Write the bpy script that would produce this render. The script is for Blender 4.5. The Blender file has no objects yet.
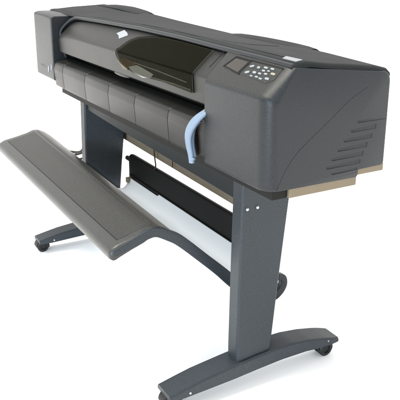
import bpy, bmesh, math, random
from mathutils import Vector, Matrix
random.seed(4)
scn = bpy.context.scene
col = scn.collection
XR, XL = .2575, -1.805

# ------------------------------------------------------------------ materials
def mat(name, c, rough=.5, spec=.3, grain=0., gscale=900., metal=0., mottle=.06, coat=0.):
    if name not in ('white_ground', 'white_cloth'): c = [v*.60 for v in c]
    m = bpy.data.materials.new(name); m.use_nodes = True
    nt = m.node_tree; b = nt.nodes['Principled BSDF']
    b.inputs['Roughness'].default_value = rough
    b.inputs['Specular IOR Level'].default_value = spec
    b.inputs['Metallic'].default_value = metal
    b.inputs['Coat Weight'].default_value = coat
    tc = nt.nodes.new('ShaderNodeTexCoord')
    n = nt.nodes.new('ShaderNodeTexNoise'); n.inputs['Scale'].default_value = 7; n.inputs['Detail'].default_value = 8
    n.inputs['Roughness'].default_value = .7
    nt.links.new(tc.outputs['Object'], n.inputs['Vector'])
    r = nt.nodes.new('ShaderNodeMixRGB')
    r.inputs[1].default_value = (*[x*(1-mottle*2.2) for x in c], 1); r.inputs[2].default_value = (*[min(1, x*(1+mottle*2.2)) for x in c], 1)
    nt.links.new(n.outputs['Fac'], r.inputs[0])
    out = r.outputs[0]
    if grain:
        g = nt.nodes.new('ShaderNodeTexNoise'); g.inputs['Scale'].default_value = gscale; g.inputs['Detail'].default_value = 2
        nt.links.new(tc.outputs['Object'], g.inputs['Vector'])
        bp = nt.nodes.new('ShaderNodeBump'); bp.inputs['Strength'].default_value = grain; bp.inputs['Distance'].default_value = .0012
        nt.links.new(g.outputs['Fac'], bp.inputs['Height']); nt.links.new(bp.outputs['Normal'], b.inputs['Normal'])
        g2 = nt.nodes.new('ShaderNodeTexNoise'); g2.inputs['Scale'].default_value = 260; g2.inputs['Detail'].default_value = 4
        nt.links.new(tc.outputs['Object'], g2.inputs['Vector'])
        mr = nt.nodes.new('ShaderNodeMapRange'); mr.inputs[1].default_value = .3; mr.inputs[2].default_value = .7
        mr.inputs[3].default_value = .72; mr.inputs[4].default_value = 1.3
        nt.links.new(g2.outputs['Fac'], mr.inputs[0])
        mm = nt.nodes.new('ShaderNodeMixRGB'); mm.blend_type = 'MULTIPLY'; mm.inputs[0].default_value = 1
        nt.links.new(out, mm.inputs[1]); nt.links.new(mr.outputs[0], mm.inputs[2]); out = mm.outputs[0]
        rr = nt.nodes.new('ShaderNodeMapRange'); rr.inputs[3].default_value = rough-.06; rr.inputs[4].default_value = rough+.08
        nt.links.new(n.outputs['Fac'], rr.inputs[0]); nt.links.new(rr.outputs[0], b.inputs['Roughness'])
    nt.links.new(out, b.inputs['Base Color'])
    return m

M = dict(
 body=mat('dark_grey_plastic', (.020,.024,.028), .33, .30, .35),
 hood=mat('grey_plastic', (.031,.031,.029), .32, .22, .30),
 roof=mat('roof_plastic', (.017,.020,.021), .55, .12, .30),
 flap=mat('flap_plastic', (.020,.020,.019), .30, .22, .30),
 leg=mat('leg_metal_paint', (.037,.046,.055), .42, .28, .25),
 tray=mat('tray_plastic', (.056,.057,.054), .32, .36, .25),
 inset=mat('tray_mat', (.058,.058,.055), .45, .25, .7, 500),
 black=mat('black_plastic', (.006,.006,.006), .6, .2),
 beam=mat('dark_teal_metal', (.012,.017,.019), .5, .25, .1),
 bar=mat('black_panel', (.009,.010,.011), .6, .2),
 panel=mat('panel_lit_plastic', (.034,.035,.034), .36, .25, .3),  # paler than body: light on the slope put into the colour
 tan=mat('tan_fibreboard', (.27,.215,.15), .8, .2, 0, 300),
 white=mat('white_cloth', (.80,.86,.92), .9, .1, 0, 300, mottle=.01),
 floor=mat('white_ground', (.99,.99,.99), 1.0, 0., mottle=0),
 lever=mat('light_blue_plastic', (.24,.32,.43), .5, .3),
 lever2=mat('slate_blue_plastic', (.07,.10,.15), .45, .4),
 label=mat('white_label', (.42,.44,.46), .6, .3),
 button=mat('white_buttons', (.34,.37,.39), .4, .4),
 beige=mat('beige_button', (.40,.36,.27), .4, .4),
 olive=mat('window_inner_olive', (.050,.049,.038), .22, .30),
 dark=mat('window_inner_dark', (.005,.005,.005), .16, .30),
 lcd=mat('display_glass', (.048,.040,.031), .25, .4),
 pale=mat('pale_patch', (.75,.76,.80), .3, .4),
 brown_patch=mat('patch_brown', (.20,.15,.10), .5, .3),
 screw=mat('bright_screw', (.75,.78,.8), .25, .5, metal=.6),
 rubber=mat('rubber', (.007,.007,.008), .5, .35),
 cable=mat('brown_cable', (.05,.02,.012), .5, .3),
)
# smoked window: dark tinted glass over a dark interior
g = bpy.data.materials.new('smoked_window'); g.use_nodes = True; nt = g.node_tree
nt.nodes.remove(nt.nodes['Principled BSDF'])
tr = nt.nodes.new('ShaderNodeBsdfTransparent'); tr.inputs[0].default_value = (.60,.60,.565,1)
nt.links.new(tr.outputs[0], nt.nodes['Material Output'].inputs['Surface'])
M['glass'] = g
M['streak'] = mat('streak_grey', (.34,.34,.33), .35, .5)  # pale grey for the painted reflection streaks

# ------------------------------------------------------------------ helpers
root = bpy.data.objects.new('large_format_printer', None); col.objects.link(root)
root['label'] = 'dark grey wide-format printer on a two-legged castered stand with front tray'
root['category'] = 'printer'

def obj(name, bm, m, parent=root, smooth=35, mods=None):
    bmesh.ops.remove_doubles(bm, verts=bm.verts, dist=1e-6)
    bmesh.ops.recalc_face_normals(bm, faces=bm.faces)
    me = bpy.data.meshes.new(name); bm.to_mesh(me); bm.free()
    for k in (m if isinstance(m, (list, tuple)) else [m]): me.materials.append(M[k])
    for p in me.polygons: p.use_smooth = True
    me.set_sharp_from_angle(angle=math.radians(smooth))
    o = bpy.data.objects.new(name, me); col.objects.link(o)
    if parent: o.parent = parent
    return o

def bev(o, w, seg=3):
    md = o.modifiers.new('b', 'BEVEL'); md.width = w; md.segments = seg; md.limit_method = 'ANGLE'; md.angle_limit = math.radians(40)
    md.harden_normals = False
    return o

def fillet(pts, rad, n=6):
    """rounded closed 2-D polygon; rad per corner; returns list of (y, z, corner index)"""
    out = []; N = len(pts)
    for i in range(N):
        p = Vector(pts[i]); a = Vector(pts[i-1]); c = Vector(pts[(i+1) % N]); r = rad[i]
        if r <= 0: out.append((p.x, p.y, i)); continue
        u = (a-p).normalized(); v = (c-p).normalized(); ang = u.angle(v)
        t = min(r/math.tan(ang/2), .48*(a-p).length, .48*(c-p).length); rr = t*math.tan(ang/2)
        ctr = p+(u+v).normalized()*(rr/math.sin(ang/2))
        s = p+u*t-ctr; e = p+v*t-ctr; tot = s.angle(e); sg = 1 if (s.x*e.y-s.y*e.x) > 0 else -1
        for k in range(n+1):
            w = sg*tot*k/n; q = Vector((s.x*math.cos(w)-s.y*math.sin(w), s.x*math.sin(w)+s.y*math.cos(w)))+ctr
            out.append((q.x, q.y, i))
    return out

def loft(bm, secs, closed=True, caps=(True, True), mi=None):
    vs = [[bm.verts.new(p) for p in s] for s in secs]
    n = len(secs[0])
    for a, b_ in zip(vs, vs[1:]):
        for i in range(n if closed else n-1):
            j = (i+1) % n
            f = bm.faces.new((a[i], a[j], b_[j], b_[i]))
            if mi: f.material_index = mi(f)
    if closed and caps[0]: bm.faces.new(vs[0][::-1])
    if closed and caps[1]: bm.faces.new(vs[-1])
    return vs

def box(bm, x0, x1, y0, y1, z0, z1):
    loft(bm, [[(x, y0, z0), (x, y1, z0), (x, y1, z1), (x, y0, z1)] for x in (x0, x1)])

def tube(bm, path, r, n=10, flat=1.0):
    path = [Vector(p) for p in path]; secs = []; up = Vector((0, 0, 1))
    for i, p in enumerate(path):
        d = (path[min(i+1, len(path)-1)]-path[max(i-1, 0)]).normalized()
        if i == 0 and abs(d.z) > .9: up = Vector((1, 0, 0))
        s = d.cross(up).normalized(); u = s.cross(d).normalized(); up = u
        rr = r[i] if isinstance(r, (list, tuple)) else r
        secs.append([p+s*math.cos(2*math.pi*k/n)*rr+u*math.sin(2*math.pi*k/n)*rr*flat for k in range(n)])
    loft(bm, secs)

def spline(pts, n=8):
    pts = [Vector(p) for p in pts]; out = []
    for i in range(len(pts)-1):
        p0, p1, p2, p3 = pts[max(i-1, 0)], pts[i], pts[i+1], pts[min(i+2, len(pts)-1)]
        for k in range(n):
            t = k/n
            out.append(.5*((2*p1)+(p2-p0)*t+(2*p0-5*p1+4*p2-p3)*t*t+(3*p1-p0-3*p2+p3)*t**3))
    out.append(pts[-1]); return out

def interp(x, tab):
    if x <= tab[0][0]: return tab[0][1]
    for (a, va), (b_, vb) in zip(tab, tab[1:]):
        if x <= b_:
            return va+(vb-va)*(x-a)/(b_-a)
    return tab[-1][1]

# the crest of the cover bows very slightly along its length
RZ = [(-1.805,1.138),(-1.62,1.137),(-1.49,1.128),(-1.1,1.137),(-.7,1.143),(-.38,1.141),(-.07,1.134),(.11,1.131),(.2575,1.127)]
BZ = [(-1.805,1.152),(-1.45,1.150),(-.9,1.128),(-.5,1.115),(0,1.110),(.2575,1.097)]
rz = lambda x: interp(x, RZ)
bz = lambda x: interp(x, BZ)

def rounded_ends(x0, x1, r0, r1, n=7):
    """x stations with inset factor (0 = full section, 1 = fully inset)"""
    st = []
    if r0: st += [(x0+r0-r0*math.sin(math.pi/2*(1-k/n)), 1-math.cos(math.pi/2*(1-k/n))) for k in range(n)]
    else: st += [(x0, 0)]
    m = 8
    a, b_ = x0+r0, x1-r1
    st += [(a+(b_-a)*k/m, 0) for k in range(0 if r0 else 1, m+(1 if r1 else 0))]
    if r1: st += [(x1-r1+r1*math.sin(math.pi/2*(k/n)), 1-math.cos(math.pi/2*(k/n))) for k in range(1, n+1)]
    else: st += [(x1, 0)]
    return st

# ------------------------------------------------------------------ control housing (right end block)
def cut(o, cutter):
    md = o.modifiers.new('c', 'BOOLEAN'); md.object = cutter; md.solver = 'EXACT'; md.operation = 'DIFFERENCE'
    dg = bpy.context.evaluated_depsgraph_get(); dg.update()
    me = bpy.data.meshes.new_from_object(o.evaluated_get(dg)); o.modifiers.clear(); o.data = me
    me.set_sharp_from_angle(angle=math.radians(35))
    bpy.data.objects.remove(cutter)

def housing():
    bm = bmesh.new()
    #        y      z      fillet
    P = [(-.182,.795,.012), (-.182,1.046,.026), (-.100,1.1225,.004), (-.088,1.1225,.002), (.246,1.092,.03),
         (.246,.815,.01), (.139,.813,.006), (.139,.793,.006)]
    I = [(.042,.002), (.030,-.024), (.006,-.008), (.006,-.006), (-.018,-.010), (-.018,.004), (-.004,.004), (-.004,.003)]
    prof = fillet([p[:2] for p in P], [p[2] for p in P])
    secs = []
    for x, t in rounded_ends(-.06, XR, 0, .044, 10):
        dz = rz(x)-1.127
        secs.append([(x, y+I[i][0]*t, z+I[i][1]*t+(dz if 1 < i < 5 else 0)) for y, z, i in prof])
    loft(bm, secs)
    bm.normal_update()
    for f in bm.faces:
        c = f.calc_center_median()
        if c.y < -.088 and f.normal.z*(1 if f.normal.y < 0 else -1) > .42 and abs(f.normal.x) < .5: f.material_index = 1  # slope faces take the paler tone, imitating the light they catch
    return obj('control_housing', bm, ['body', 'panel'])
ho = housing()
# louvres: wedge-shaped scoops cut in the side
SL = [(.957,.116,.262,.010),(.933,.094,.196,.011),(.908,.070,.183,.011),(.884,.050,.167,.011),(.860,.031,.155,.011),(.838,.014,.146,.010),(.818,.034,.136,.006)]
bm = bmesh.new()
for z, y0, y1, h in SL:
    d = .004
    a = [(XR+.01, y0, z+h*.2), (XR+.01, y1, z+h), (XR+.01, y1, z-h*.35), (XR+.01, y0+.008, z-h*.5)]
    b_ = [(XR-d, y0+.006, z+h*.2), (XR-.0012, y1-.004, z+h*.8), (XR-.0008, y1-.004, z-h*.35), (XR-.0025, y0+.008, z-h*.45)]
    loft(bm, [b_, a])
bmesh.ops.recalc_face_normals(bm, faces=bm.faces)
cm = bpy.data.meshes.new('c'); bm.to_mesh(cm); bm.free(); co = bpy.data.objects.new('c', cm); col.objects.link(co)
cut(ho, co)
for o in (ho,):
    for p in o.data.polygons: p.use_smooth = True
# curved seam line moulded into the side
bm = bmesh.new()
tube(bm, spline([(XR+.0002,-.145,.80),(XR+.0002,-.115,.855),(XR+.0002,-.073,.902),(XR+.0002,.023,.972),(XR+.0002,.089,1.02),(XR+.0002,.15,1.05)],6), .0004, 6)
obj('side_seam', bm, 'beam', ho)

# control panel on the sloping face: plane through knee and ridge
PY, PZ = -.160, 1.0665
sd = Vector((0, .0765, .0715)).normalized(); nn = Vector((0, -sd.z, sd.y))
def on_panel(x, y, h=0.):
    s = (y-PY)/sd.y
    zz = PZ+s*sd.z + (rz(x)-1.127)*max(0, min(1, (y+.165)/.07))
    return Vector((x, y, zz))+nn*h
def quad_prism(name, pts, h0, h1, m, parent, bevel=0):
    bm = bmesh.new()
    loft(bm, [[on_panel(x, y, h0) for x, y in pts], [on_panel(x, y, h1) for x, y in pts]])
    o = obj(name, bm, m, parent)
    if bevel: bev(o, bevel, 2)
    return o
cp = quad_prism('control_panel', [(-.022,-.142),(.200,-.151),(.222,-.139),(.220,-.112),(.003,-.110),(-.030,-.130)], -.004, .0015, 'panel', root, .001)
quad_prism('display_frame', [(-.024,-.1395),(.068,-.1475),(.078,-.1130),(.001,-.1115)], .001, .0025, 'roof', cp)
quad_prism('display', [(-.014,-.1375),(.060,-.1445),(.070,-.1170),(.005,-.1155)], .002, .0034, 'lcd', cp)
quad_prism('panel_shadow_strip', [(-.0265,-.1395),(-.0205,-.1395),(.0035,-.1115),(-.003,-.1115)], .001, .0034, 'black', cp)  # black strips imitate the shadow lines along the recess edges
quad_prism('panel_shadow_strip', [(-.001,-.1120),(.078,-.1130),(.078,-.1110),(-.001,-.1100)], .001, .0034, 'black', cp)
quad_prism('panel_shadow_strip', [(.078,-.1125),(.222,-.1125),(.222,-.1095),(.078,-.1095)], .001, .0022, 'black', cp)
def button(x, y, a, b_, m='button', rot=0.):
    pts = []; a *= .80; b_ *= .72
    for k in range(14):
        t = 2*math.pi*k/14; u = math.copysign(abs(math.cos(t))**.7, math.cos(t))*a; v = math.copysign(abs(math.sin(t))**.7, math.sin(t))*b_
        pts.append((x+u*math.cos(rot)-v*math.sin(rot), y+u*math.sin(rot)+v*math.cos(rot)))
    quad_prism('button', pts, .001, .004, m, cp, .0008)
for a in [(.099,-.1235,.011,.0035,'button',.2),(.129,-.1225,.008,.0035),(.098,-.1385,.011,.004,'button',.2),(.128,-.1350,.010,.0038),
          (.158,-.1190,.011,.0030),(.186,-.1180,.010,.0030),(.158,-.1265,.009,.0028),(.203,-.1280,.012,.0035,'beige'),
          (.152,-.1345,.009,.0028),(.176,-.1320,.009,.0028),(.178,-.1245,.007,.0022),(.195,-.1410,.011,.0036),(.150,-.1430,.009,.0025),(.170,-.1445,.009,.0025),(.126,-.1440,.008,.0020)]:
    button(*a)
# fold between window surround and panel
bm = bmesh.new()
tube(bm, [on_panel(-.076,-.098,.0002), on_panel(-.090,-.150,.0002)], .0011, 6)
obj('panel_fold', bm, 'black', ho)

# ------------------------------------------------------------------ roof cover, ridge trim
bm = bmesh.new(); secs = []
for x, t in rounded_ends(XL, XR-.004, .03, .02, 6):
    R, B = rz(x), bz(x)
    if x > XR-.03 or True:
        pr = [(-.097, R-.004), (-.093, R+.002), (-.082, R+.004), (-.05, R+.005), (.02, (R*.62+B*.38)+.006), (.10, (R*.35+B*.65)+.006), (.19, B+.006), (.230, B-.003), (.243, B-.014),
              (.241, B-.020), (.20, B-.012), (-.05, R-.009), (-.09, R-.007)]
    secs.append([(x, y+(-.014*t if y > .2 else (.004*t if y < -.08 else 0)), z-(.014*t if k < 9 else 0)) for k, (y, z) in enumerate(pr)])
loft(bm, secs)
rc = obj('top_cover', bm, 'roof', smooth=50)
# seams of the roll cover on the roof
bm = bmesh.new()
def roofpt(x, y, h=.0062):
    R, B = rz(x), bz(x)
    T = [(-.093,R+.002-.006),(-.082,R+.004-.006),(-.05,R+.005-.006),(.02,(R*.62+B*.38)),(.10,(R*.35+B*.65)),(.19,B),(.232,B-.012)]
    return (x, y, interp(y, T)+h)
tube(bm, [roofpt(x, -.066) for x in [-1.70+i*.05 for i in range(39)]], .0008, 6)
tube(bm, [roofpt(-.20+.10*math.sin(a)*1.0, .09-.13*math.cos(a)) for a in [i*.13 for i in range(0, 14)]], .0014, 6)
tube(bm, [roofpt(x, .20) for x in [-.1-i*.08 for i in range(19)]], .0014, 6)
obj('cover_seam', bm, 'beam', rc)
# low raised grips of the rear roll cover
bm = bmesh.new()
for xa, xb in ((-.52,-.05), (-1.72,-1.25)):
    bm = bmesh.new(); n = 12; secs = []
    for i in range(n+1):
        x = xa+(xb-xa)*i/n; h = .007*math.sin(math.pi*i/n)**.5+.0005
        z = bz(x)+.005
        secs.append([(x, .135, z-.01), (x, .135, z), (x, .155, z+h), (x, .215, z+h), (x, .237, z-.012)])
    loft(bm, secs)
    obj('roll_cover_lip', bm, 'roof', rc)

# rim: runs along the crest and turns down the left side of the opening
bm = bmesh.new()
path = [(x, -.0985, rz(x)-.006) for x in [XR-.012]+[.2-i*.06 for i in range(27)]]
path += spline([(-1.40,-.099,rz(-1.4)-.008),(-1.455,-.112,1.103),(-1.485,-.140,1.062),(-1.492,-.140,1.01),(-1.493,-.128,.96),(-1.493,-.12,.935)], 6)
tube(bm, path, .0075, 16)
obj('opening_rim', bm, 'body', root)
# inner chassis
bm = bmesh.new(); box(bm, -1.503, -.061, -.078, .235, .835, 1.085)
obj('inner_chassis', bm, 'black')
bm = bmesh.new(); box(bm, -1.503, -.061, -.16, -.0785, .825, .905)
obj('output_platen', bm, 'black')

# ------------------------------------------------------------------ left end cap
bm = bmesh.new()
P = [(-.182,.822,.014), (-.182,1.120,.016), (-.158,1.1225,.02), (-.100,1.1225,.004), (-.088,1.1225,.002), (.246,1.115,.03), (.246,.822,.02)]
I = [(.03,.012), (.03,-.018), (.02,-.02), (.01,-.02), (0,-.02), (-.03,-.03), (-.03,.01)]
prof = fillet([p[:2] for p in P], [p[2] for p in P])
secs = []
for x, t in rounded_ends(XL, -1.502, .035, .006, 7):
    k = t if x < -1.6 else t*.2
    dz = rz(x)-1.126
    secs.append([(x, y+I[i][0]*k, z+I[i][1]*k+(dz if i in (2, 3, 4, 5) else (dz*.8 if i == 1 else 0))) for y, z, i in prof])
loft(bm, secs)
lc = obj('left_end_cap', bm, 'body')
for cx, cz, a in ((-1.578,.872,.008),(-1.535,.884,.0075)):
    bm = bmesh.new()
    ring = lambda y, s=1: [(cx+s*(a*math.cos(t)+.004*math.sin(t)), y, cz+s*.017*math.sin(t)) for t in [2*math.pi*k/16 for k in range(16)]]
    loft(bm, [ring(-.181), ring(-.1835), ring(-.184, .85)])
    obj('logo_mark', bm, 'label', lc)
bm = bmesh.new()
for i in range(11):
    x = -1.705+i*.0075
    box(bm, x, x+.0040, -.1824, -.1815, .875, .875+(.009 if i in (1,4,6) else .006))
obj('model_lettering', bm, 'tray', lc)

# ------------------------------------------------------------------ front hood
def hood_sec(x, off=0.):
    R = rz(x)
    t = max(0, min(1, (x+1.492)/.26)); s = .74+.26*math.sqrt(max(0, 1-(1-t)**2))
    rr = .020+.03*(1-t)                              # edge gets rounder to the left
    pts = [(-.084, R-.040), (-.092, R-.0155), (-.100, R-.0165), (-.163-off, 1.049+off*.6), (-.158-off, .966), (-.140, .957), (-.10, .957)]
    fl = fillet(pts, [.0, .004, .0, rr, .008, .006, 0], 8)
    cy, cz = -.118, .955
    w = (s-1)
    return [(x, y+(y-cy)*w*.75, z+(z-cz)*w) for y, z, i in fl]
bm = bmesh.new()
xs = [-1.492, -1.488, -1.48, -1.46, -1.43, -1.39, -1.34, -1.28, -1.2, -1.1, -1.0, -.9, -.85]+[-.82+i*.02 for i in range(38)]+[-.0605]
WB = [(-.760,-.160),(-.742,-.153),(-.718,-.136),(-.690,-.125),(-.648,-.116),(-.56,-.107),(-.478,-.1025),(-.35,-.1015),(-.14,-.1015)]     # back edge of window (y)
WL = [(-.760,1.043),(-.745,1.026),(-.72,1.012),(-.67,1.000),(-.60,.991),(-.52,.988),(-.35,.995),(-.14,.991)]                                # lower edge (z)
def mi(f):
    c = f.calc_center_median()
    if -.72 < c.x < -.165:
        if c.z > 1.05: return 1 if c.y < interp(c.x, WB)-.006 else 0
        return 1 if (c.z > interp(c.x, WL)+.003 and c.y < -.12) else 0
    return 0
vs = loft(bm, [hood_sec(x) for x in xs], closed=False, mi=None)
bm.faces.new(vs[0])
hd = obj('front_hood', bm, 'hood', smooth=50)

# smoked window: a curved shell just above the hood
def outer_profile(x, off):
    """polyline from back top over the edge down the front"""
    E = Vector((-.163, 1.049)); T = Vector((-.100, rz(x)-.0165)); L = Vector((-.158, .955))
    u = (T-E).normalized(); v = (L-E).normalized(); ang = u.angle(v); r = .020
    tt = r/math.tan(ang/2); ctr = E+(u+v).normalized()*(r/math.sin(ang/2))
    a = E+u*tt-ctr; tot = a.angle(E+v*tt-ctr)
    n1 = Vector((-u.y, u.x)); n1 = n1 if n1.x < 0 else -n1
    yb, zl = interp(x, WB), interp(x, WL)
    right = max(0, (x+.17)/.03)
    top0 = E+u*((yb-E.x)/u.x)
    pts = []
    for k in range(7): pts.append(top0.lerp(E+u*tt, k/6)+n1*off)
    for k in range(1, 9):
        w = tot*k/8; q = Vector((a.x*math.cos(w)-a.y*math.sin(w), a.x*math.sin(w)+a.y*math.cos(w)))
        if q.angle(E+v*tt-ctr) > tot: q = Vector((a.x*math.cos(-w)-a.y*math.sin(-w), a.x*math.sin(-w)+a.y*math.cos(-w)))
        pts.append(q*(1+off/r)+ctr)
    bot = E+v*((zl-E.y)/v.y); n2 = Vector((-1, 0))
    last = E+v*tt
    for k in range(1, 6): pts.append(last.lerp(bot, k/5)+n2*off)
    return pts
def window(name, xa, xb, off, th, m, rows, parent, n=40, slant=True):
    bm = bmesh.new(); A = []; B = []
    for i in range(n+1):
        x = xa+(xb-xa)*(i/n)
        P0 = outer_profile(x, off)[rows[0]:rows[1]]; P1 = outer_profile(x, off-th)[rows[0]:rows[1]]
        sx = lambda p: x-(.02*(x-xa)/(xb-xa))*max(0, min(1, (-.10-p.x)/.06)) if slant else x
        A.append([bm.verts.new((sx(p), p.x, p.y)) for p in P0]); B.append([bm.verts.new((sx(p), p.x, p.y)) for p in P1])
    m_ = len(A[0])
    for i in range(n):
        for k in range(m_-1):
            bm.faces.new((A[i][k], A[i][k+1], A[i+1][k+1], A[i+1][k])); bm.faces.new((B[i][k], B[i+1][k], B[i+1][k+1], B[i][k+1]))
        bm.faces.new((A[i][0], A[i+1][0], B[i+1][0], B[i][0])); bm.faces.new((A[i][-1], B[i][-1], B[i+1][-1], A[i+1][-1]))
    for i in (0, n):
        for k in range(m_-1): bm.faces.new((A[i][k], B[i][k], B[i][k+1], A[i][k+1]))
    return obj(name, bm, m, parent, smooth=50)
wn = window('viewing_window', -.757, -.141, .0085, .0022, 'glass', (0, 20), root)
window('window_liner', -.750, -.143, .0030, .0045, 'olive', (0, 10), wn)
window('window_liner', -.750, -.143, .0031, .0045, 'dark', (9, 20), wn)
# flat pale and brown patches set behind the glass (front face)
def behind(name, pts, m):
    bm = bmesh.new()
    loft(bm, [[(x, -.1630+.06*(1.049-z)-.0052, z) for x, z in pts], [(x, -.1630+.06*(1.049-z)-.0015, z) for x, z in pts]])
    obj(name, bm, m, wn)
behind('pale_patch', [(-.655,1.006),(-.60,.990),(-.53,.984),(-.462,.992),(-.44,1.008),(-.52,1.018),(-.57,1.022)], 'pale')
behind('brown_patch', [(-.752,1.020),(-.70,.992),(-.665,.992),(-.645,1.006),(-.575,1.023),(-.60,1.032),(-.68,1.034)], 'brown_patch')
behind('reflection_streak', [(-.60,1.030),(-.40,1.028),(-.20,1.020),(-.20,1.016),(-.40,1.023),(-.60,1.026)], 'streak')  # pale slivers imitate reflection streaks on the window front
behind('reflection_streak', [(-.46,.998),(-.30,1.002),(-.175,1.000),(-.175,.996),(-.30,.997),(-.46,.994)], 'streak')

# small moulding bulge low on the hood, left of window
bm = bmesh.new()
bmesh.ops.create_uvsphere(bm, u_segments=20, v_segments=12, radius=1, matrix=Matrix.Translation((-.745,-.150,.962)) @ Matrix.Diagonal((.075,.012,.008,1)))
obj('hood_notch', bm, 'tray', hd)

# labels
def label(name, pts, parent, m='label'):
    bm = bmesh.new(); c = [Vector(p) for p in pts]
    nrm = (c[1]-c[0]).cross(c[2]-c[0]).normalized(); nrm = nrm if nrm.z > 0 else -nrm
    loft(bm, [[p-nrm*.002 for p in c], [p+nrm*.001 for p in c]]); obj(name, bm, m, parent)
hp = lambda x, y: Vector((x, y, (rz(x)-.0165)+(y+.100)*((rz(x)-.0165)-1.049)/.063))
label('hood_label', [hp(-.868,-.117), hp(-.835,-.122), hp(-.815,-.130), hp(-.760,-.116), hp(-.778,-.110), hp(-.820,-.104)], hd)
bm = bmesh.new()
c = [Vector(roofpt(x, y, .0062)) for x, y in ((.160,-.058),(.178,-.083),(.236,-.083),(.226,-.054))]
loft(bm, [[p-Vector((0,0,.002)) for p in c], [p+Vector((0,0,.0012)) for p in c]])
obj('roof_label', bm, 'label', rc)

# ------------------------------------------------------------------ output flaps (segmented lip)
S = [-1.498,-1.372,-1.084,-.820,-.570,-.305,-.128,-.0615]
F = [(-.148,.806), (-.176,.800), (-.182,.880), (-.176,.917), (-.108,.934), (-.100,.915), (-.120,.82)]
prof = fillet(F, [.006,.010,.03,.020,.004,.004,.004], 6)
for i in range(7):
    bm = bmesh.new(); a, b_ = S[i]+.0009, S[i+1]-.0009
    secs = []
    ys = sum(q[0] for q in prof)/len(prof); zs = sum(q[1] for q in prof)/len(prof)
    zo = -.012 if i == 0 else 0
    for x, k in ((a, .975), (a+.0015, .995), (a+.004, 1), (b_-.004, 1), (b_-.0015, .995), (b_, .975)):
        secs.append([(x, ys+(y-ys)*k + (.012 if i == 6 else 0), zs+(z-zs)*k+zo*0) for y, z, _ in prof])
    loft(bm, secs)
    fo = obj('output_flap', bm, 'flap', smooth=45)

# release lever
bm = bmesh.new()
path = spline([(-.058,-.150,.968),(-.064,-.176,.952),(-.078,-.195,.932),(-.098,-.205,.905),(-.112,-.208,.875),(-.113,-.206,.845),(-.106,-.203,.815),(-.102,-.202,.790)], 7)
n = len(path); secs = []
for i, p in enumerate(path):
    d = (path[min(i+1, n-1)]-path[max(i-1, 0)]).normalized(); s = Vector((1, 0, 0)); s = (s-d*s.dot(d)).normalized(); u = s.cross(d).normalized()
    w = .011+.006*math.sin(math.pi*min(1, i/n*1.1)); h = .0055
    secs.append([p+s*w*a+u*h*b_ for a, b_ in [(math.copysign(abs(math.cos(q))**.45, math.cos(q)), math.copysign(abs(math.sin(q))**.6, math.sin(q))) for q in [2*math.pi*(k+.5)/18 for k in range(18)]]])
loft(bm, secs)
lv = obj('release_lever', bm, 'lever', smooth=60)
bm = bmesh.new(); tube(bm, [(-.103,-.203,.800),(-.094,-.203,.804),(-.086,-.202,.806)], [.0055,.005,.004], 12)
obj('lever_toe', bm, 'lever', lv)
bm = bmesh.new(); tube(bm, spline([(-.074,-.188,.925),(-.091,-.197,.900),(-.098,-.199,.870),(-.096,-.198,.84),(-.088,-.196,.812)], 5), .0045, 10)
obj('lever_guide', bm, 'lever2', lv)

# ------------------------------------------------------------------ underside pans
bm = bmesh.new(); box(bm, -.20, XR-.004, -.099, .137, .7690, .800)
o = obj('base_pan', bm, 'tan'); bev(o, .003)
bm = bmesh.new(); box(bm, -1.60, XR-.004, .1375, .238, .798, .822)
o = obj('base_pan', bm, 'tan'); bev(o, .003)
bm = bmesh.new(); box(bm, -1.49, XR-.012, -.150, -.101, .770, .806)  # black piece added as shade in front of the tan pan
obj('underside_plate_and_shade', bm, 'black')
bm = bmesh.new(); box(bm, -1.62, XR-.03, -.1, .1, .80, .83)
obj('underside_plate_and_shade', bm, 'black')

# ------------------------------------------------------------------ stand
RXC, LXC = -.0475, -1.4455
def leg(xc):
    bm = bmesh.new(); secs = []
    # z, y front, y back, inner x, outer x
    for z, yf, yb in ((.098,-.078,.052),(.135,-.079,.057),(.40,-.075,.083),(.65,-.070,.110),(.795,-.068,.118)):
        if xc < -1: yb += .032
        c = .010
        x0, x1 = xc-.033, xc+.0325
        secs.append([(x0+c, yf-.002, z), (x1-c*.6, yf-.002, z), (x1, yf+c*.4, z), (x1, yb-c*.5, z), (x1-c*.5, yb, z), (x0+c, yb, z), (x0, yb-c, z), (x0, yf+c, z)])
    loft(bm, secs)
    return bev(obj('leg', bm, 'leg', smooth=30), .002, 2)
def screw(x, y, z, parent, r=.0052):
    bm = bmesh.new()
    ring = lambda xx, s: [(xx, y+r*s*math.cos(t), z+r*s*math.sin(t)) for t in [2*math.pi*k/14 for k in range(14)]]
    loft(bm, [ring(x-.002, 1), ring(x+.001, 1), ring(x+.0025, .7)]); obj('screw', bm, 'screw', parent)
def washer(x, y, z, parent, r=.011):
    bm = bmesh.new()
    ring = lambda xx, s: [(xx, y+r*s*math.cos(t), z+r*s*math.sin(t)) for t in [2*math.pi*k/16 for k in range(16)]]
    loft(bm, [ring(x-.002, 1), ring(x+.0006, 1)]); obj('screw_washer', bm, 'leg', parent)
FT = [(-.334,.068),(-.28,.079),(-.22,.090),(-.10,.103),(0,.112),(.07,.1165),(.144,.115),(.22,.105),(.29,.090),(.353,.072)]
FB = [(-.334,.050),(-.28,.048),(-.098,.055),(.0,.062),(.095,.067),(.20,.066),(.26,.060),(.353,.057)]
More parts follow.
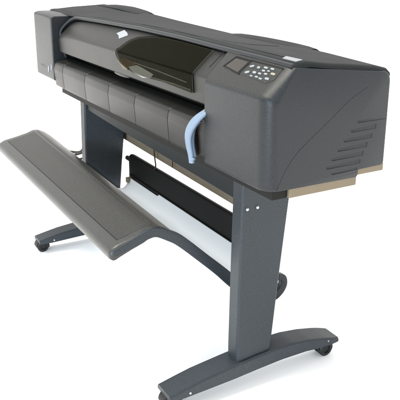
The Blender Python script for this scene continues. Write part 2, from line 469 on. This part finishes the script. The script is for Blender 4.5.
def foot(xc):
    bm = bmesh.new(); secs = []; N = 36
    for i in range(N+1):
        y = -.334+.687*i/N; t = interp(y, FT); b_ = interp(y, FB); w = .045; c = .006
        # tuck in at the very ends
        e = min(1, (N-i)/1.6)
        w2 = w*(1-.12*(1-e))
        secs.append([(xc-w2, y, b_), (xc-w2, y, t-c), (xc-w2+c, y, t), (xc+w2-c, y, t), (xc+w2, y, t-c), (xc+w2, y, b_)])
    loft(bm, secs)
    return obj('foot', bm, 'leg', smooth=40)
def caster(xc, yc):
    r = .029
    bm = bmesh.new()
    # hood: half shell over the wheels plus stem
    secs = []
    for k in range(11):
        a = math.radians(-20+k*20); ry, rzz = (r+.004)*math.cos(a), (r+.004)*math.sin(a)
        secs.append([(xc-.020, yc+ry, .029+rzz), (xc+.020, yc+ry, .029+rzz), (xc+.020, yc+ry*.9, .029+rzz*.9), (xc-.020, yc+ry*.9, .029+rzz*.9)])
    loft(bm, secs)
    tube(bm, [(xc, yc, .05), (xc, yc, .066)], .010, 10)
    ch = obj('caster', bm, 'rubber', root)
    for s in (-1, 1):
        bm = bmesh.new()
        ring = lambda x, q: [(x, yc+q*math.cos(t), .0295+q*math.sin(t)) for t in [2*math.pi*k/28 for k in range(28)]]
        x0 = xc+s*.004; x1 = xc+s*.026
        loft(bm, [ring(x0, r-.002), ring(x0+s*.002, r), ring(x1-s*.004, r), ring(x1, r-.004), ring(x1, r*.55), ring(x1-s*.004, r*.5)])
        obj('wheel', bm, 'rubber', ch)
for xc in (RXC, LXC):
    lg = leg(xc); ft = foot(xc)
    for yy, yc in ((-.056,-.0535), (-.018,-.0155)):
        if xc > -1: washer(xc+.0325, yc, .641, lg); screw(xc+.0325+.0008, yc, .641, lg)
    screw(xc+.045, -.262, .060, ft, .0042); screw(xc+.045, .300, .077, ft, .003)
    caster(xc, -.312); caster(xc, .312)

# front beam between / in front of the legs, under the body
bm = bmesh.new()
secs = []
for x in [-1.409+i*(1.409-.082)/14 for i in range(15)]:
    zb = interp(x, [(-1.41,.690),(-.995,.676),(-.6,.668),(-.08,.655)])
    secs.append([(x,-.058,zb), (x,.02,zb), (x,.02,.79), (x,-.058,.79)])
loft(bm, secs)
o = obj('front_beam', bm, 'beam'); bev(o, .003)
bm = bmesh.new(); box(bm, -1.36, -.10, -.075, -.0585, .735, .786)
o = obj('beam_cover', bm, 'black'); bev(o, .003)
# tan rear panel
bm = bmesh.new(); secs = []
for x in (-1.52, -.24):
    zb = interp(x, [(-1.52,.507),(-.24,.487)])
    secs.append([(x,.150,zb), (x,.165,zb), (x,.165,zb+.12), (x,.150,zb+.12)])
loft(bm, secs); obj('rear_panel', bm, 'tan')
for xx in (-1.50,):
    bm = bmesh.new(); box(bm, xx-.012, xx+.012, .110 if xx > -1 else .06, .149, .47, .78); obj('panel_bracket', bm, 'bar')
# black rear bar of the stand
bm = bmesh.new()
prof = fillet([(.128,.312),(.160,.312),(.160,.452),(.128,.464)], [.008,.008,.012,.012], 4)
secs = []
for x, t in rounded_ends(-1.362, -.235, .02, 0, 5):
    secs.append([(x, y, z+(-(z-.385)*.22*t)) for y, z, _ in prof])
loft(bm, secs); o = obj('rear_bar', bm, 'bar')
bm = bmesh.new(); tube(bm, [(-1.42,.145,.42),(-1.34,.145,.42)], .012, 12); obj('bar_pin', bm, 'bar', o)
bm = bmesh.new()
tube(bm, [(-1.35,.126,.352),(-.235,.126,.350)], .004, 8); obj('bar_bead', bm, 'bar', o)

# cables
bm = bmesh.new(); tube(bm, spline([(-1.06,.13,.60),(-1.065,.128,.56),(-1.055,.125,.52),(-1.045,.125,.48),(-1.06,.125,.455)], 6), .0035, 8)
obj('cable', bm, 'cable')
bm = bmesh.new(); tube(bm, [(-.965+.08,.13,.60),(-.885,.13,.515)], .0025, 6); obj('cable', bm, 'cable')
bm = bmesh.new()
tube(bm, spline([(-1.488,-.05,.79),(-1.489,-.055,.70),(-1.491,-.055,.60),(-1.490,-.055,.52),(-1.495,-.060,.475),(-1.53,-.07,.450),(-1.60,-.09,.438),(-1.68,-.13,.435)], 6), .007, 10)
tube(bm, spline([(-1.50,.01,.50),(-1.54,-.01,.455),(-1.60,-.05,.42),(-1.66,-.09,.40)], 6), .006, 10)
tube(bm, spline([(-1.50,-.03,.47),(-1.53,-.04,.42),(-1.60,-.09,.38)], 6), .005, 8)
obj('cable', bm, 'rubber')
bm = bmesh.new(); tube(bm, spline([(-1.49,-.02,.445),(-1.55,-.05,.41),(-1.62,-.09,.385)], 5), .0045, 8)
obj('cable', bm, 'tray')
bm = bmesh.new()
box(bm, -1.345, -1.325, .10, .126, .318, .345)
o = obj('bar_clip', bm, 'beige'); bev(o, .003)

# ------------------------------------------------------------------ media bin: shelf, arms, cloth
TX0, TX1 = -1.635, -.175
TOP = [(-.448,.497),(-.449,.512),(-.440,.527),(-.420,.537),(-.378,.548),(-.340,.560),(-.305,.571),(-.280,.571),(-.255,.561),(-.232,.545),(-.21,.524)]
BOT = [(-.222,.515),(-.245,.534),(-.268,.545),(-.285,.547),(-.31,.541),(-.345,.528),(-.385,.514),(-.425,.498),(-.440,.491)]
bm = bmesh.new(); secs = []
pr = TOP+BOT
for x, t in rounded_ends(TX0, TX1, .05, .014, 7):
    L = x < -1
    s = t*(.028 if L else .010)
    secs.append([(x, y+(s if y < -.33 else (-s*.7 if y > -.27 else 0))+(.035*(TX1-x)/(TX1-TX0)*max(0, min(1, (y+.42)/.1))), z-(t*.006 if k < len(TOP) else 0)) for k, (y, z) in enumerate(pr)])
loft(bm, secs)
ty = obj('front_tray', bm, 'tray', smooth=60)
# slightly sunken textured mat on the shelf
bm = bmesh.new(); secs = []
tz = lambda y: interp(y, TOP[3:])
wd = lambda x, y: y+(.035*(TX1-x)/(TX1-TX0)*max(0, min(1, (y+.42)/.1)))
for x in (TX0+.06, TX1-.035):
    ys = [-.408,-.37,-.34,-.31,-.29]
    secs.append([(x, wd(x, y), tz(y)+.0006) for y in ys]+[(x, wd(x, y), tz(y)-.004) for y in ys[::-1]])
loft(bm, secs); obj('tray_mat', bm, 'inset', ty)
bm = bmesh.new()
tube(bm, [(x, wd(x, -.4095), tz(-.4095)+.0006) for x in (TX0+.06, TX1-.035)], .0009, 6)
obj('tray_groove', bm, 'roof', ty)
# arms that carry the bin: from the hump down, under, and up into a hook
ARM = [(-.436,.511),(-.405,.522),(-.355,.539),(-.315,.552),(-.285,.553),(-.245,.533),(-.20,.503),(-.109,.418),(-.05,.362),(0,.311),(.06,.255),(.12,.218),(.175,.206),(.203,.215),(.221,.236),(.224,.257),(.216,.272),(.196,.279)]
WID = [.011,.013,.014,.015,.016,.017,.018,.018,.019,.021,.022,.021,.018,.015,.014,.013,.013,.012]
def arm(xc, k0=0):
    c = spline([(0, y, z) for y, z in ARM[k0:]], 5); n = len(c); secs = []
    for i, p in enumerate(c):
        d = (c[min(i+1, n-1)]-c[max(i-1, 0)]).normalized(); u = Vector((0, -d.z, d.y))
        w = interp(i/5, list(enumerate(WID[k0:])))
        secs.append([(xc-.011, *(p+u*w).yz), (xc+.011, *(p+u*w).yz), (xc+.013, *p.yz), (xc+.011, *(p-u*w).yz), (xc-.011, *(p-u*w).yz)])
    bm = bmesh.new(); loft(bm, secs); o = obj('bin_arm', bm, 'leg', smooth=45); bev(o, .002, 2); return o
arm(TX1-.010); arm(-1.40, 6)
# cloth trough hung between the arms
bm = bmesh.new(); random.seed(2)
C1 = spline([(0,-.215,.520),(0,-.12,.432),(0,-.03,.345),(0,.04,.300),(0,.085,.290),(0,.110,.315),(0,.121,.352)], 6)
xs = [-1.35+i*(1.35-.205)/60 for i in range(61)]; secs = []
for x in xs:
    step = -.012 if x < -1.02 else 0
    row = []
    for k, p in enumerate(C1):
        t = k/(len(C1)-1)
        wv = .0022*math.sin(x*9+t*5)+.0014*math.sin(x*23-t*7)
        row.append((x, p.y, p.z+wv*math.sin(math.pi*t)+step*(t**6)))
    secs.append(row)
loft(bm, secs, closed=False)
cl = obj('bin_cloth', bm, 'white', smooth=80)
sm = cl.modifiers.new('s', 'SOLIDIFY'); sm.thickness = .002

# ------------------------------------------------------------------ ground
bm = bmesh.new()
s = 200; vs = [bm.verts.new(p) for p in ((-s,-s,0),(s,-s,0),(s,s,0),(-s,s,0))]; bm.faces.new(vs)
fl = obj('floor', bm, 'floor', None); fl['kind'] = 'structure'

# ------------------------------------------------------------------ light
w = bpy.data.worlds.new('World'); scn.world = w; w.use_nodes = True
w.node_tree.nodes['Background'].inputs[0].default_value = (1,.985,.97,1)
w.node_tree.nodes['Background'].inputs[1].default_value = 1.38
def sun(name, frm, e, c, ang):
    l = bpy.data.lights.new(name, 'SUN'); l.energy = e; l.color = c; l.angle = math.radians(ang)
    o = bpy.data.objects.new(name, l); col.objects.link(o)
    o.rotation_euler = Vector(frm).to_track_quat('Z', 'Y').to_euler()
sun('key_lamp', (-.30,-.55,1.3), 4.3, (1,.955,.87), 24)
sun('side_lamp', (.62,-.78,.14), 2.9, (.62,.83,1), 12)

# ------------------------------------------------------------------ camera
cam = bpy.data.cameras.new('Camera'); co = bpy.data.objects.new('Camera', cam); col.objects.link(co); scn.camera = co
yaw, pit, rol = (1.03839, -0.29351, 0.00838)
fw = Vector((-math.sin(yaw)*math.cos(pit), math.cos(yaw)*math.cos(pit), math.sin(pit)))
r = Vector((math.cos(yaw), math.sin(yaw), 0)); u = r.cross(fw)
r2 = math.cos(rol)*r+math.sin(rol)*u; u2 = -math.sin(rol)*r+math.cos(rol)*u
mw = Matrix((r2, u2, -fw)).transposed().to_4x4(); mw.translation = Vector((1.5995, -1.13, 1.3747))
co.matrix_world = mw
cam.sensor_width = 36; cam.lens = 667.532/400*36
cam.shift_x = -(212.857-200)/400; cam.shift_y = (163.383-200)/400
cam.clip_end = 1000; cam.clip_start = .05
scn.render.resolution_x = scn.render.resolution_y = 1024
scn.view_settings.view_transform = 'Standard'; scn.view_settings.look = 'None'
scn.view_settings.exposure = 0
